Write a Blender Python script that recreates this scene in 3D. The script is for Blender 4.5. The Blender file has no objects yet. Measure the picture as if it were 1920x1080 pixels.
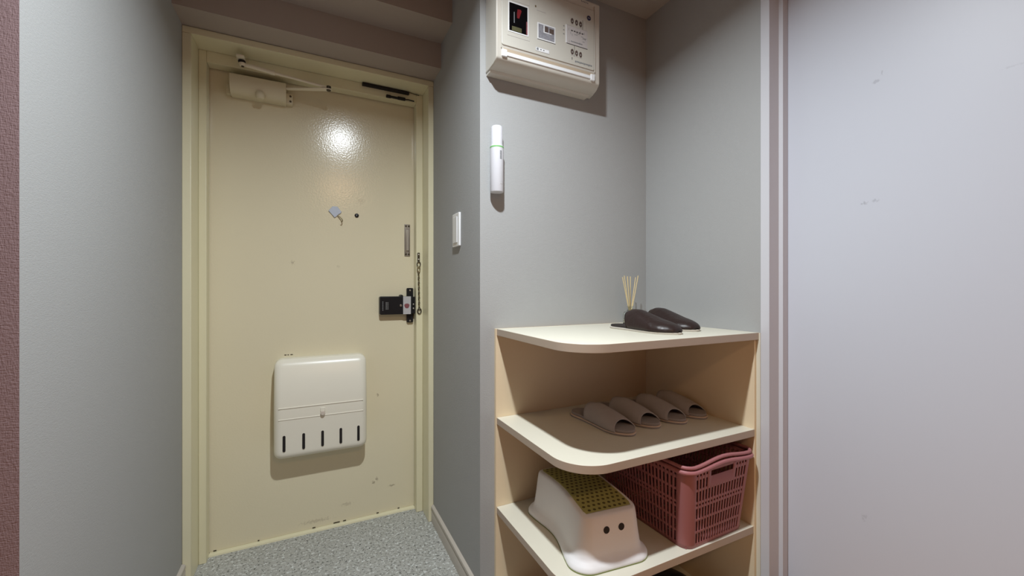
import bpy, bmesh, math, random
from mathutils import Vector, Matrix

random.seed(7)
SC = bpy.context.scene
COL = SC.collection
PI = math.pi
H = 1.068                       # camera height above the entrance floor

# ------------------------------------------------------------------ camera, world, light, exposure
cam_d = bpy.data.cameras.new('camera')
cam_d.sensor_width = 36.0
cam_d.lens = 36.0 * 766.0 / 1920.0
cam_d.clip_start = 0.02
cam_d.clip_end = 50
cam = bpy.data.objects.new('camera', cam_d)
cam.location = (0, 0, H)
cam.rotation_euler = (PI / 2, 0, -math.radians(26.18))
COL.objects.link(cam)
SC.camera = cam

w = bpy.data.worlds.new('world')
SC.world = w
w.use_nodes = True
w.node_tree.nodes['Background'].inputs[0].default_value = (0.5, 0.5, 0.55, 1)
w.node_tree.nodes['Background'].inputs[1].default_value = 0.0

SC.view_settings.view_transform = 'Standard'
SC.view_settings.look = 'None'
SC.view_settings.gamma = 1.0
SC.view_settings.use_curve_mapping = False
SC.view_settings.exposure = 0.0

LAMP = (0.205, 0.57, 1.17 + H)          # entrance ceiling lamp
FILL = (0.30, -1.15, 1.17 + H)         # warm fill lamp added behind the viewpoint to lift the shadows
LAMP_W, FILL_W = 27.0, 10.0


def area(name, loc, power, radius, col, spread=180):
    d = bpy.data.lights.new(name, 'AREA')
    d.shape = 'DISK'
    d.size = radius * 2
    d.energy = power
    d.color = col
    d.spread = math.radians(spread)
    o = bpy.data.objects.new(name, d)
    o.location = loc
    COL.objects.link(o)
    return o


area('entrance_lamp_light', (LAMP[0], LAMP[1], LAMP[2] - 0.002), LAMP_W, 0.032, (0.93, 1.0, 1.04), 153)
area('corridor_fill_light', (FILL[0], FILL[1], FILL[2] - 0.002), FILL_W, 0.12, (1.0, 0.60, 0.30))  # added warm fill, no such source in view

# ------------------------------------------------------------------ mesh helpers


class MB:
    """collects geometry for ONE mesh object"""

    def __init__(self):
        self.v, self.f, self.mi = [], [], []

    def add(self, vs, fs, mi=0):
        n = len(self.v)
        self.v += [tuple(p) for p in vs]
        self.f += [tuple(i + n for i in f) for f in fs]
        self.mi += [mi] * len(fs)
        return self

    def box(self, x0, x1, y0, y1, z0, z1, mi=0):
        vs = [(x, y, z) for z in (z0, z1) for y in (y0, y1) for x in (x0, x1)]
        fs = [(0, 2, 3, 1), (4, 5, 7, 6), (0, 1, 5, 4), (2, 6, 7, 3), (0, 4, 6, 2), (1, 3, 7, 5)]
        return self.add(vs, fs, mi)

    def prism(self, outline, d0, d1, plane='XY', mi=0):
        def P(a, b, d):
            return {'XY': (a, b, d), 'XZ': (a, d, b), 'YZ': (d, a, b)}[plane]
        n = len(outline)
        vs = [P(a, b, d0) for a, b in outline] + [P(a, b, d1) for a, b in outline]
        fs = [tuple(range(n)), tuple(range(2 * n - 1, n - 1, -1))]
        fs += [(i, (i + 1) % n, n + (i + 1) % n, n + i) for i in range(n)]
        return self.add(vs, fs, mi)

    def loft(self, rings, closed=True, caps=True, mi=0):
        n = len(rings[0])
        vs = [p for r in rings for p in r]
        fs = []
        m = n if closed else n - 1
        for k in range(len(rings) - 1):
            for i in range(m):
                j = (i + 1) % n
                fs.append((k * n + i, k * n + j, (k + 1) * n + j, (k + 1) * n + i))
        if caps:
            fs.append(tuple(range(n)))
            fs.append(tuple(range((len(rings) - 1) * n, len(rings) * n)))
        return self.add(vs, fs, mi)

    def tube(self, pts, r, seg=8, closed=False, mi=0, flat=1.0):
        pts = [Vector(p) for p in pts]
        n = len(pts)
        rings = []
        up = None
        for i, p in enumerate(pts):
            if closed:
                t = (pts[(i + 1) % n] - pts[i - 1])
            else:
                t = pts[min(i + 1, n - 1)] - pts[max(i - 1, 0)]
            t.normalize()
            if up is None:
                up = Vector((0, 0, 1)) if abs(t.z) < 0.9 else Vector((1, 0, 0))
            a = t.cross(up)
            if a.length < 1e-6:
                a = t.cross(Vector((0, 1, 0)))
            a.normalize()
            b = a.cross(t).normalized()
            up = b
            rr = r[i] if isinstance(r, (list, tuple)) else r
            rings.append([p + a * (rr * math.cos(2 * PI * k / seg)) + b * (rr * flat * math.sin(2 * PI * k / seg)) for k in range(seg)])
        if closed:
            rings.append(rings[0])
            return self.loft(rings, True, False, mi)
        return self.loft(rings, True, True, mi)

    def lathe(self, prof, c=(0, 0, 0), seg=24, axis='Z', mi=0):
        rings = []
        for r, h in prof:
            ring = []
            for k in range(seg):
                a = 2 * PI * k / seg
                x, y = max(r, 1e-5) * math.cos(a), max(r, 1e-5) * math.sin(a)
                p = {'Z': (x, y, h), 'Y': (x, h, y), 'X': (h, x, y)}[axis]
                ring.append((p[0] + c[0], p[1] + c[1], p[2] + c[2]))
            rings.append(ring)
        return self.loft(rings, True, True, mi)

    def build(self, name, mats, parent=None, world=True, bevel=0, bseg=2, solid=0, subsurf=0, angle=35, smooth=True, offset=0):
        me = bpy.data.meshes.new(name)
        vs = self.v
        if parent is not None and world:
            L = origin(parent)
            vs = [(a - L[0], b - L[1], c - L[2]) for a, b, c in vs]
        me.from_pydata(vs, [], self.f)
        bm = bmesh.new()
        bm.from_mesh(me)
        bmesh.ops.remove_doubles(bm, verts=bm.verts, dist=1e-6)
        bmesh.ops.recalc_face_normals(bm, faces=bm.faces)
        bm.to_mesh(me)
        bm.free()
        if not isinstance(mats, (list, tuple)):
            mats = [mats]
        for m in mats:
            me.materials.append(m)
        if len(mats) > 1:
            for p, i in zip(me.polygons, self.mi):
                p.material_index = i
        if smooth:
            for p in me.polygons:
                p.use_smooth = True
            me.set_sharp_from_angle(angle=math.radians(angle))
        o = bpy.data.objects.new(name, me)
        COL.objects.link(o)
        if parent is not None:
            o.parent = parent
        if solid:
            m = o.modifiers.new('solid', 'SOLIDIFY')
            m.thickness = solid
            m.offset = offset
        if bevel:
            m = o.modifiers.new('bevel', 'BEVEL')
            m.width = bevel
            m.segments = bseg
            m.limit_method = 'ANGLE'
            m.angle_limit = math.radians(40)
        if subsurf:
            m = o.modifiers.new('sub', 'SUBSURF')
            m.levels = subsurf
            m.render_levels = subsurf
        return o


def origin(o):
    L = Vector((0, 0, 0))
    while o is not None:
        L += o.location
        o = o.parent
    return L


def thing(name, label, cat, loc=(0, 0, 0), rotz=0, group=None):
    o = bpy.data.objects.new(name, None)
    o.empty_display_size = 0.03
    o.location = loc
    o.rotation_euler = (0, 0, rotz)
    COL.objects.link(o)
    return tag(o, label, cat, group)


def tag(o, label, cat, group=None):
    o['label'] = label
    o['category'] = cat
    if group:
        o['group'] = group
    return o


def struct(o):
    o['kind'] = 'structure'
    return o


def copy_tree(o, parent=None):
    c = o.copy()
    COL.objects.link(c)
    c.parent = parent
    for ch in list(o.children):
        copy_tree(ch, c)
    return c


def rrect(cx, cy, hx, hy, r, seg=6):
    pts = []
    for sx, sy, a0 in ((1, 1, 0), (-1, 1, PI / 2), (-1, -1, PI), (1, -1, 3 * PI / 2)):
        for k in range(seg + 1):
            a = a0 + PI / 2 * k / seg
            pts.append((cx + sx * (hx - r) + r * math.cos(a), cy + sy * (hy - r) + r * math.sin(a)))
    return pts


def lerp_tab(tab, s):
    for (a, va), (b, vb) in zip(tab, tab[1:]):
        if s <= b:
            t = (s - a) / (b - a) if b > a else 0
            t = min(1, max(0, t))
            return va + (vb - va) * t
    return tab[-1][1]


# ------------------------------------------------------------------ materials


def mat(name, col, rough=0.5, metal=0.0, spec=0.5, bump=None, var=None, emit=None, trans=0, ior=1.45, coat=0):
    """bump = (kind, scale, strength[, distance]); var = (scale, amount) soft colour variation"""
    m = bpy.data.materials.new(name)
    m.use_nodes = True
    nt = m.node_tree
    N, L = nt.nodes, nt.links
    b = N['Principled BSDF']
    b.inputs['Base Color'].default_value = (*col, 1)
    b.inputs['Roughness'].default_value = rough
    b.inputs['Metallic'].default_value = metal
    b.inputs['Specular IOR Level'].default_value = spec
    b.inputs['IOR'].default_value = ior
    b.inputs['Transmission Weight'].default_value = trans
    b.inputs['Coat Weight'].default_value = coat
    tc = N.new('ShaderNodeTexCoord')
    if var:
        n = N.new('ShaderNodeTexNoise')
        n.inputs['Scale'].default_value = var[0]
        n.inputs['Detail'].default_value = 4
        L.new(tc.outputs['Object'], n.inputs['Vector'])
        mx = N.new('ShaderNodeMix')
        mx.data_type = 'RGBA'
        mx.inputs[6].default_value = (*[c * (1 - var[1]) for c in col], 1)
        mx.inputs[7].default_value = (*[min(1, c * (1 + var[1])) for c in col], 1)
        L.new(n.outputs['Fac'], mx.inputs[0])
        L.new(mx.outputs[2], b.inputs['Base Color'])
    if bump:
        n = N.new('ShaderNodeTexNoise')
        n.inputs['Scale'].default_value = bump[1]
        n.inputs['Detail'].default_value = 2
        src = tc.outputs['Object']
        if bump[0] in ('vert', 'weave'):
            mp = N.new('ShaderNodeMapping')
            mp.inputs['Scale'].default_value = (1, 1, 0.04) if bump[0] == 'vert' else (1, 1, 0.25)
            L.new(src, mp.inputs['Vector'])
            src = mp.outputs['Vector']
        L.new(src, n.inputs['Vector'])
        h = n.outputs['Fac']
        if bump[0] == 'weave':
            n2 = N.new('ShaderNodeTexNoise')
            n2.inputs['Scale'].default_value = bump[1]
            mp2 = N.new('ShaderNodeMapping')
            mp2.inputs['Scale'].default_value = (0.2, 0.2, 1)
            L.new(tc.outputs['Object'], mp2.inputs['Vector'])
            L.new(mp2.outputs['Vector'], n2.inputs['Vector'])
            ad = N.new('ShaderNodeMath')
            ad.operation = 'ADD'
            L.new(h, ad.inputs[0])
            L.new(n2.outputs['Fac'], ad.inputs[1])
            h = ad.outputs[0]
        bp = N.new('ShaderNodeBump')
        bp.inputs['Strength'].default_value = bump[2]
        bp.inputs['Distance'].default_value = bump[3] if len(bump) > 3 else 0.001
        L.new(h, bp.inputs['Height'])
        L.new(bp.outputs['Normal'], b.inputs['Normal'])
    if emit:
        b.inputs['Emission Color'].default_value = (*emit[0], 1)
        b.inputs['Emission Strength'].default_value = emit[1]
    return m


def floor_mat():
    m = mat('speckled_vinyl', (0.42, 0.43, 0.41), 0.55)
    nt = m.node_tree
    N, L = nt.nodes, nt.links
    b = N['Principled BSDF']
    tc = N.new('ShaderNodeTexCoord')

    def noise(scale, off):
        mp = N.new('ShaderNodeMapping')
        mp.inputs['Location'].default_value = (off, off * 2, 0)
        L.new(tc.outputs['Object'], mp.inputs['Vector'])
        n = N.new('ShaderNodeTexNoise')
        n.inputs['Scale'].default_value = scale
        n.inputs['Detail'].default_value = 3
        n.inputs['Roughness'].default_value = 0.6
        L.new(mp.outputs['Vector'], n.inputs['Vector'])
        return n.outputs['Fac']

    def ramp(src, p0, p1):
        r = N.new('ShaderNodeMapRange')
        r.inputs['From Min'].default_value = p0
        r.inputs['From Max'].default_value = p1
        L.new(src, r.inputs['Value'])
        return r.outputs['Result']

    def mix(fac, a, c):
        x = N.new('ShaderNodeMix')
        x.data_type = 'RGBA'
        L.new(fac, x.inputs[0])
        if isinstance(a, tuple):
            x.inputs[6].default_value = (*a, 1)
        else:
            L.new(a, x.inputs[6])
        x.inputs[7].default_value = (*c, 1)
        return x.outputs[2]
    c = mix(noise(9, 3), (0.36, 0.365, 0.335), (0.45, 0.455, 0.44))
    c = mix(ramp(noise(85, 0), 0.55, 0.62), c, (0.64, 0.67, 0.66))
    c = mix(ramp(noise(105, 7), 0.565, 0.61), c, (0.20, 0.205, 0.19))
    c = mix(ramp(noise(95, 13), 0.62, 0.65), c, (0.05, 0.055, 0.05))
    L.new(c, b.inputs['Base Color'])
    return m


def door_mat():
    m = mat('cream_door_paint', (0.77, 0.70, 0.5), 0.165, bump=('noise', 140, 0.30, 0.0011))
    nt = m.node_tree
    N, L = nt.nodes, nt.links
    b = N['Principled BSDF']
    tc = N.new('ShaderNodeTexCoord')
    # scuffs with shapes of their own
    n = N.new('ShaderNodeTexNoise')
    n.inputs['Scale'].default_value = 9.5
    n.inputs['Detail'].default_value = 6
    n.inputs['Roughness'].default_value = 0.7
    L.new(tc.outputs['Object'], n.inputs['Vector'])
    r = N.new('ShaderNodeMapRange')
    r.inputs['From Min'].default_value = 0.72
    r.inputs['From Max'].default_value = 0.80
    r.inputs['To Max'].default_value = 0.55
    L.new(n.outputs['Fac'], r.inputs['Value'])
    n2 = N.new('ShaderNodeTexNoise')
    n2.inputs['Scale'].default_value = 1.7
    L.new(tc.outputs['Object'], n2.inputs['Vector'])
    base = N.new('ShaderNodeMix')
    base.data_type = 'RGBA'
    base.inputs[6].default_value = (0.735, 0.675, 0.49, 1)
    base.inputs[7].default_value = (0.80, 0.73, 0.53, 1)
    L.new(n2.outputs['Fac'], base.inputs[0])
    mx = N.new('ShaderNodeMix')
    mx.data_type = 'RGBA'
    mx.inputs[7].default_value = (0.33, 0.26, 0.18, 1)
    L.new(r.outputs['Result'], mx.inputs[0])
    L.new(base.outputs[2], mx.inputs[6])
    L.new(mx.outputs[2], b.inputs['Base Color'])
    return m


def scuffs(m, spots, col):
    """small smudges; spots = (centre, (rx, ry, rz), strength) in object space"""
    nt = m.node_tree
    N, L = nt.nodes, nt.links
    b = N['Principled BSDF']
    tc = N.new('ShaderNodeTexCoord')
    nz = N.new('ShaderNodeTexNoise')
    nz.inputs['Scale'].default_value = 130
    nz.inputs['Detail'].default_value = 3
    L.new(tc.outputs['Object'], nz.inputs['Vector'])
    for c, rad, st in spots:
        sub = N.new('ShaderNodeVectorMath')
        sub.operation = 'SUBTRACT'
        sub.inputs[1].default_value = c
        L.new(tc.outputs['Object'], sub.inputs[0])
        dv = N.new('ShaderNodeVectorMath')
        dv.operation = 'DIVIDE'
        dv.inputs[1].default_value = rad
        L.new(sub.outputs[0], dv.inputs[0])
        ln = N.new('ShaderNodeVectorMath')
        ln.operation = 'LENGTH'
        L.new(dv.outputs[0], ln.inputs[0])
        ad = N.new('ShaderNodeMath')
        ad.operation = 'MULTIPLY_ADD'
        ad.inputs[1].default_value = 2.4
        L.new(nz.outputs['Fac'], ad.inputs[0])
        L.new(ln.outputs['Value'], ad.inputs[2])
        mr = N.new('ShaderNodeMapRange')
        mr.inputs['From Min'].default_value = 1.9
        mr.inputs['From Max'].default_value = 1.5
        mr.inputs['To Max'].default_value = st
        L.new(ad.outputs[0], mr.inputs['Value'])
        mx = N.new('ShaderNodeMix')
        mx.data_type = 'RGBA'
        mx.inputs[7].default_value = (*col, 1)
        L.new(mr.outputs['Result'], mx.inputs[0])
        L.new(b.inputs['Base Color'].links[0].from_socket, mx.inputs[6])
        L.new(mx.outputs[2], b.inputs['Base Color'])


M = {}
M['paper'] = mat('grey_fabric_wallpaper', (0.40, 0.405, 0.405), 0.85, spec=0.15, bump=('weave', 800, 0.42, 0.0009), var=(2.0, 0.02))
M['mauve'] = mat('mauve_fabric_wallpaper', (0.30, 0.215, 0.225), 0.85, spec=0.15, bump=('weave', 620, 0.6, 0.0012))
M['ceil'] = mat('ceiling_paper', (0.40, 0.345, 0.31), 0.9, spec=0.1, bump=('noise', 300, 0.2))
M['floor'] = floor_mat()
M['wood'] = mat('corridor_wood', (0.46, 0.25, 0.11), 0.45, var=(6, 0.15))
M['door'] = door_mat()
M['frame'] = mat('cream_frame_paint', (0.76, 0.72, 0.51), 0.3, bump=('noise', 60, 0.15, 0.001), var=(5, 0.03))
M['base'] = mat('greige_baseboard', (0.50, 0.46, 0.41), 0.4)
M['white_leaf'] = mat('white_flush_door', (0.62, 0.65, 0.73), 0.42, spec=0.35, bump=('vert', 160, 0.18, 0.0006), var=(1.5, 0.02))
M['white_trim'] = mat('white_jamb', (0.64, 0.645, 0.69), 0.4)
M['jamb_shade'] = mat('shade_tinted_jamb', (0.60, 0.575, 0.605), 0.45)  # white jamb tinted mauve, shade of the grazing-lit faces put into the colour
M['shelf'] = mat('cream_melamine', (0.71, 0.68, 0.57), 0.38, bump=('noise', 90, 0.04), var=(3, 0.02))
M['shelf_edge'] = mat('cream_edge_band', (0.47, 0.38, 0.30), 0.4)
M['panel'] = mat('cream_shelf_panel', (0.83, 0.68, 0.47), 0.42, var=(3, 0.02))
M['mailbox'] = mat('ivory_plastic', (0.82, 0.79, 0.68), 0.28)
M['brk'] = mat('ivory_breaker_plastic', (0.60, 0.57, 0.51), 0.38)
M['brk_cover'] = mat('ivory_breaker_cover', (0.57, 0.55, 0.49), 0.35)
M['tan'] = mat('tan_plastic', (0.48, 0.39, 0.29), 0.45)
M['white_plastic'] = mat('white_plastic', (0.82, 0.83, 0.84), 0.3)
M['white_gloss'] = mat('white_tube_plastic', (0.66, 0.66, 0.70), 0.45, spec=0.3)
M['green_ring'] = mat('green_ring', (0.20, 0.50, 0.17), 0.5, spec=0.2)
M['grey_print'] = mat('grey_print', (0.22, 0.23, 0.24), 0.6)
M['pale_print'] = mat('pale_grey_print', (0.50, 0.48, 0.46), 0.6)
M['dark_print'] = mat('dark_print', (0.05, 0.045, 0.045), 0.6)
M['brown_print'] = mat('brown_print', (0.10, 0.07, 0.06), 0.6)
M['navy'] = mat('navy_print', (0.03, 0.03, 0.09), 0.5)
M['photo'] = mat('grey_print_picture', (0.28, 0.28, 0.31), 0.5, var=(140, 0.55))
M['black'] = mat('black_plastic', (0.008, 0.008, 0.010), 0.35)
M['black_matte'] = mat('black_rubber', (0.012, 0.009, 0.009), 0.7)
M['black_glass'] = mat('black_window', (0.002, 0.002, 0.003), 0.12, spec=0.3)
M['red'] = mat('red_lever', (0.17, 0.012, 0.016), 0.4)
M['dull_red'] = mat('dull_red_smear', (0.22, 0.07, 0.08), 0.5, var=(90, 0.4))
M['yellow_print'] = mat('dull_yellow_print', (0.09, 0.085, 0.04), 0.5, var=(200, 0.5))
M['steel'] = mat('worn_steel', (0.42, 0.39, 0.35), 0.35, metal=0.9)
M['dark_steel'] = mat('dark_steel', (0.10, 0.085, 0.06), 0.4, metal=0.8)
M['brass'] = mat('old_brass', (0.35, 0.28, 0.16), 0.4, metal=0.8)
M['silver'] = mat('silver_sticker', (0.50, 0.49, 0.50), 0.35)
M['closer'] = mat('cream_closer_paint', (0.72, 0.66, 0.48), 0.35)
M['arm'] = mat('closer_arm_metal', (0.80, 0.74, 0.60), 0.35, metal=0.0)
M['pale_blue'] = mat('pale_blue_pad', (0.52, 0.57, 0.66), 0.4)
M['leather'] = mat('dark_brown_leather', (0.022, 0.011, 0.009), 0.40, bump=('noise', 26, 0.5, 0.008), spec=0.45)
M['leather_in'] = mat('dark_lining', (0.024, 0.017, 0.015), 0.7)
M['sole_white'] = mat('white_sole', (0.62, 0.58, 0.52), 0.5)
M['felt'] = mat('grey_brown_felt', (0.38, 0.345, 0.335), 0.95, spec=0.1, bump=('noise', 500, 0.4), var=(40, 0.08))
M['felt_in'] = mat('grey_felt_insole', (0.33, 0.30, 0.295), 0.95, spec=0.1)
M['binding'] = mat('tan_binding', (0.66, 0.52, 0.42), 0.7)
M['stool'] = mat('white_stool_plastic', (0.87, 0.865, 0.88), 0.42)
M['mat_green'] = mat('olive_green_rubber', (0.43, 0.41, 0.14), 0.65)
M['mat_hole_shade'] = mat('dimple_shade_green', (0.10, 0.09, 0.025), 0.7)  # dark green paints the shade inside the mat's holes
M['green_line'] = mat('green_foot_rubber', (0.22, 0.26, 0.08), 0.6)
M['eye'] = mat('dark_eye', (0.015, 0.010, 0.010), 0.5)
M['pink'] = mat('dusty_pink_plastic', (0.36, 0.135, 0.14), 0.42)
M['glass'] = mat('clear_glass', (0.93, 0.97, 0.96), 0.03, trans=1.0, ior=1.45)
M['oil'] = mat('pale_oil', (0.80, 0.76, 0.58), 0.05, trans=0.9, ior=1.36)
M['reed'] = mat('pale_reed', (0.72, 0.58, 0.32), 0.7)
M['lamp'] = mat('lamp_diffuser', (0.9, 0.9, 0.9), 0.4, emit=((1.0, 0.97, 0.93), 6.0))
M['lamp_ring'] = mat('lamp_ring', (0.7, 0.7, 0.7), 0.4)

scuffs(M['door'], [((-0.113, 0, 1.178), (0.014, 0.05, 0.012), 0.35), ((0.165, 0, 1.47), (0.028, 0.05, 0.016), 0.14), ((0.240, 0, 0.567), (0.008, 0.05, 0.010), 0.5),
                   ((0.221, 0, 0.158), (0.010, 0.05, 0.011), 0.6), ((0.236, 0, 0.172), (0.009, 0.05, 0.014), 0.5), ((0.306, 0, 0.128), (0.026, 0.05, 0.008), 0.5),
                   ((0.105, 0, 0.085), (0.035, 0.05, 0.013), 0.25), ((0.07, 0, 1.165), (0.012, 0.05, 0.01), 0.15), ((-0.02, 0, 0.04), (0.09, 0.05, 0.012), 0.25)], (0.22, 0.17, 0.11))
scuffs(M['white_leaf'], [((0, 0.2186, 1.465), (0.05, 0.003, 0.012), 0.35), ((0, 0.2307, 1.451), (0.05, 0.011, 0.008), 0.4), ((0, 0.2567, 1.141), (0.05, 0.014, 0.007), 0.5),
                         ((0, 0.234, 1.143), (0.05, 0.013, 0.006), 0.4), ((0, 0.2567, 0.314), (0.05, 0.010, 0.011), 0.25), ((0, 0.0, 1.379), (0.05, 0.03, 0.004), 0.2)], (0.30, 0.31, 0.36))

# ------------------------------------------------------------------ the setting
XL, XR = -0.417, 0.504           # entrance side walls
YN, XS = 1.266, 1.237            # niche back wall and side wall
ZC = 1.2 + H                     # ceiling

bx = lambda *a: MB().box(*a)
struct(bx(-0.62, 1.5, 0.70, 2.12, -0.08, 0.0).build('floor', M['floor'], smooth=False))
struct(bx(-1.32, 1.36, -1.9, 0.70, -0.08, 0.15).build('floor_corridor', M['wood'], smooth=False))
mb = MB().box(-1.32, XL, 0.93, 2.12, 0, ZC)
mb.mi = [1 if i == 2 else 0 for i in range(6)]
struct(mb.build('wall_left', [M['paper'], M['mauve']], smooth=False))
struct(bx(XR, 0.62, 1.36, 2.12, 0, ZC).build('wall_right', M['paper'], smooth=False))
struct(bx(XR, 1.37, YN, 1.36, 0, ZC).build('wall_niche', M['paper'], smooth=False))
struct(bx(XS, 1.37, 0.785, YN, 0, ZC).build('wall_side', M['paper'], smooth=False))
struct(bx(-0.62, 0.62, 2.06, 2.14, 0, ZC).build('wall_front', M['frame'], smooth=False))
struct(bx(-1.42, -1.32, -1.9, 0.93, 0, ZC).build('wall_corridor_left', M['mauve'], smooth=False))
struct(bx(-1.42, 1.5, -2.0, -1.9, 0, ZC).build('wall_corridor_end', M['mauve'], smooth=False))
struct(bx(1.307, 1.4, -1.9, -0.12, 0, ZC).build('wall_corridor_right', M['mauve'], smooth=False))
struct(bx(-1.42, 1.5, -2.0, 2.14, ZC, ZC + 0.08).build('ceiling', M['ceil'], smooth=False))
struct(bx(XL, XR, 1.564, 2.06, 1.055 + H, ZC).build('ceiling_beam', M['ceil'], smooth=False))
struct(bx(XL, XR, 1.72, 2.06, 0.948 + H, 1.055 + H).build('wall_header', M['ceil'], smooth=False))
struct(bx(0.60, XS, 0.762, YN, 1.105 + H, ZC).build('ceiling_niche', M['ceil'], smooth=False))

# baseboards: a board with a rounded top lip
def baseboard(name, xa, sgn, y0, y1):
    prof = [(0, 0), (0.011, 0), (0.011, 0.050), (0.0085, 0.055), (0.0085, 0.058), (0.012, 0.062), (0.011, 0.070), (0.006, 0.0745), (0, 0.0755)]
    mb = MB().loft([[(xa + sgn * a, y, b) for a, b in prof] for y in (y0, y1)])
    return struct(mb.build(name, M['base']))
baseboard('baseboard_right', XR, -1, 1.266, 1.839)
baseboard('baseboard_left', XL, 1, 0.93, 1.839)

# ---- entrance door (door_1): leaf, casing, stops, threshold
d1 = bpy.data.objects.new('door_1', None)
d1.location = (0.04, 2.0, 0)
COL.objects.link(d1)
struct(d1)
d1['label'] = 'cream painted steel entrance door in a cream frame'
leaf = bx(-0.385, 0.468, 2.0, 2.045, -1.059 + H, 0.905 + H).build('door_leaf', M['door'], d1, bevel=0.002)
FX0, FX1, ZF = -0.390, 0.480, 0.922 + H
for a, b, c, d, nm in ((XL, FX0, 0, ZF, 'casing'), (FX1, XR, 0, ZF, 'casing'), (XL, XR, ZF, 0.947 + H, 'casing_head')):
    bx(a, b, 1.84, 2.06, c, d).build(nm, M['frame'], d1, bevel=0.002)
bx(FX0, -0.3645, 1.945, 1.994, 0, ZF).build('door_stop', M['frame'], d1, bevel=0.002)
bx(0.449, FX1, 1.945, 1.994, 0, ZF).build('door_stop', M['frame'], d1, bevel=0.002)
bx(-0.3645, 0.449, 1.945, 1.994, 0.877 + H, ZF).build('door_stop_head', M['frame'], d1, bevel=0.002)
MB().prism([(1.982, 0.0), (1.984, 0.006), (2.0, 0.0095), (2.05, 0.0095), (2.05, 0.0)], -0.3645, 0.449, 'YZ').build('threshold', M['frame'], d1)
# rust and chipped paint along the bottom of the leaf
for x, wd in ((-0.352, 0.010), (-0.20, 0.006), (0.005, 0.012), (0.09, 0.026), (0.13, 0.012), (0.275, 0.010), (0.372, 0.008)):
    bx(x, x + wd, 1.9985, 2.001, 0.0105, 0.0105 + 0.004).build('rust_chip', M['dark_steel'], d1, smooth=False)
pe = MB().lathe([(0.0001, 0), (0.0045, 0), (0.0065, 0.001), (0.0085, 0.003), (0.0095, 0.008), (0.0001, 0.008)], (0.188, 1.992, 0.333 + H), 20, 'Y').build('peephole', M['black'], d1)
MB().lathe([(0.0001, 0), (0.0012, 0.0004), (0.0018, 0.002), (0.0001, 0.003)], (0.1865, 1.9905, 0.331 + H), 12, 'Y').build('lens', M['white_plastic'], pe)

# worn steel guard rail plate on the leaf
gp = thing('guard_plate', 'narrow worn steel guard rail plate screwed upright to the cream door', 'door guard', (0.417, 2.0, 0.153 + H))
bx(0.404, 0.431, 1.9965, 2.0, 0.153 + H, 0.308 + H).build('back_plate', M['steel'], gp, bevel=0.002)
bx(0.408, 0.4115, 1.989, 1.9966, 0.172 + H, 0.290 + H).build('rail', M['steel'], gp, bevel=0.001)
bx(0.4235, 0.427, 1.989, 1.9966, 0.172 + H, 0.290 + H).build('rail', M['steel'], gp, bevel=0.001)
bx(0.4115, 0.4235, 1.991, 1.9966, 0.180 + H, 0.2805 + H).build('slider', mat('bright_steel', (0.55, 0.52, 0.46), 0.3, metal=0.7), gp, bevel=0.001)
for z in (0.163, 0.299):
    for x in (0.4105, 0.4245):
        MB().lathe([(0.0001, -0.004), (0.003, -0.004), (0.0045, -0.002), (0.0045, 0.0004)], (x, 1.9965, z + H), 10, 'Y').build('screw', M['dark_steel'], gp)

# ---- white interior door on the right (door_2) and its jamb
d2 = bpy.data.objects.new('door_2', None)
d2.location = (1.307, 0.3, 0.15)
COL.objects.link(d2)
struct(d2)
d2['label'] = 'white flush interior door with faint vertical grain'
bx(1.307, 1.345, -0.12, 0.7484, 0.153, ZC).build('door_leaf', M['white_leaf'], d2, bevel=0.0015)
mb = MB().box(XS - 0.001, 1.2825, 0.761, 0.787, 0, ZC)
mb.mi = [1 if i == 2 else 0 for i in range(6)]
struct(mb.build('trim_1', [M['white_trim'], M['jamb_shade']], smooth=False))
mb = MB().box(1.2825, 1.37, 0.7484, 0.785, 0, ZC)
mb.mi = [1 if i == 2 else 0 for i in range(6)]
struct(mb.build('trim_2', [M['white_trim'], M['jamb_shade']], smooth=False))

# ---- ceiling lamps out of the frame: entrance downlight and the added fill lamp
for i, (lp, lab) in enumerate(((LAMP, 'small round ceiling downlight above the entrance'), (FILL, 'unseen round fill lamp added behind the viewpoint'))):
    t = thing('ceiling_lamp', lab, 'ceiling lamp', (lp[0], lp[1], ZC))
    R = 0.036 if i == 0 else 0.125
    MB().lathe([(R, ZC), (R + 0.014, ZC), (R + 0.012, ZC - 0.012), (R, ZC - 0.014)], (lp[0], lp[1], 0), 32).build('trim_ring', M['lamp_ring'], t)
    MB().lathe([(0.0001, ZC), (R, ZC), (R, lp[2] + 0.006), (R * 0.9, lp[2] + 0.002), (0.0001, lp[2] + 0.001)], (lp[0], lp[1], 0), 32).build('diffuser', M['lamp'], t)

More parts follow.
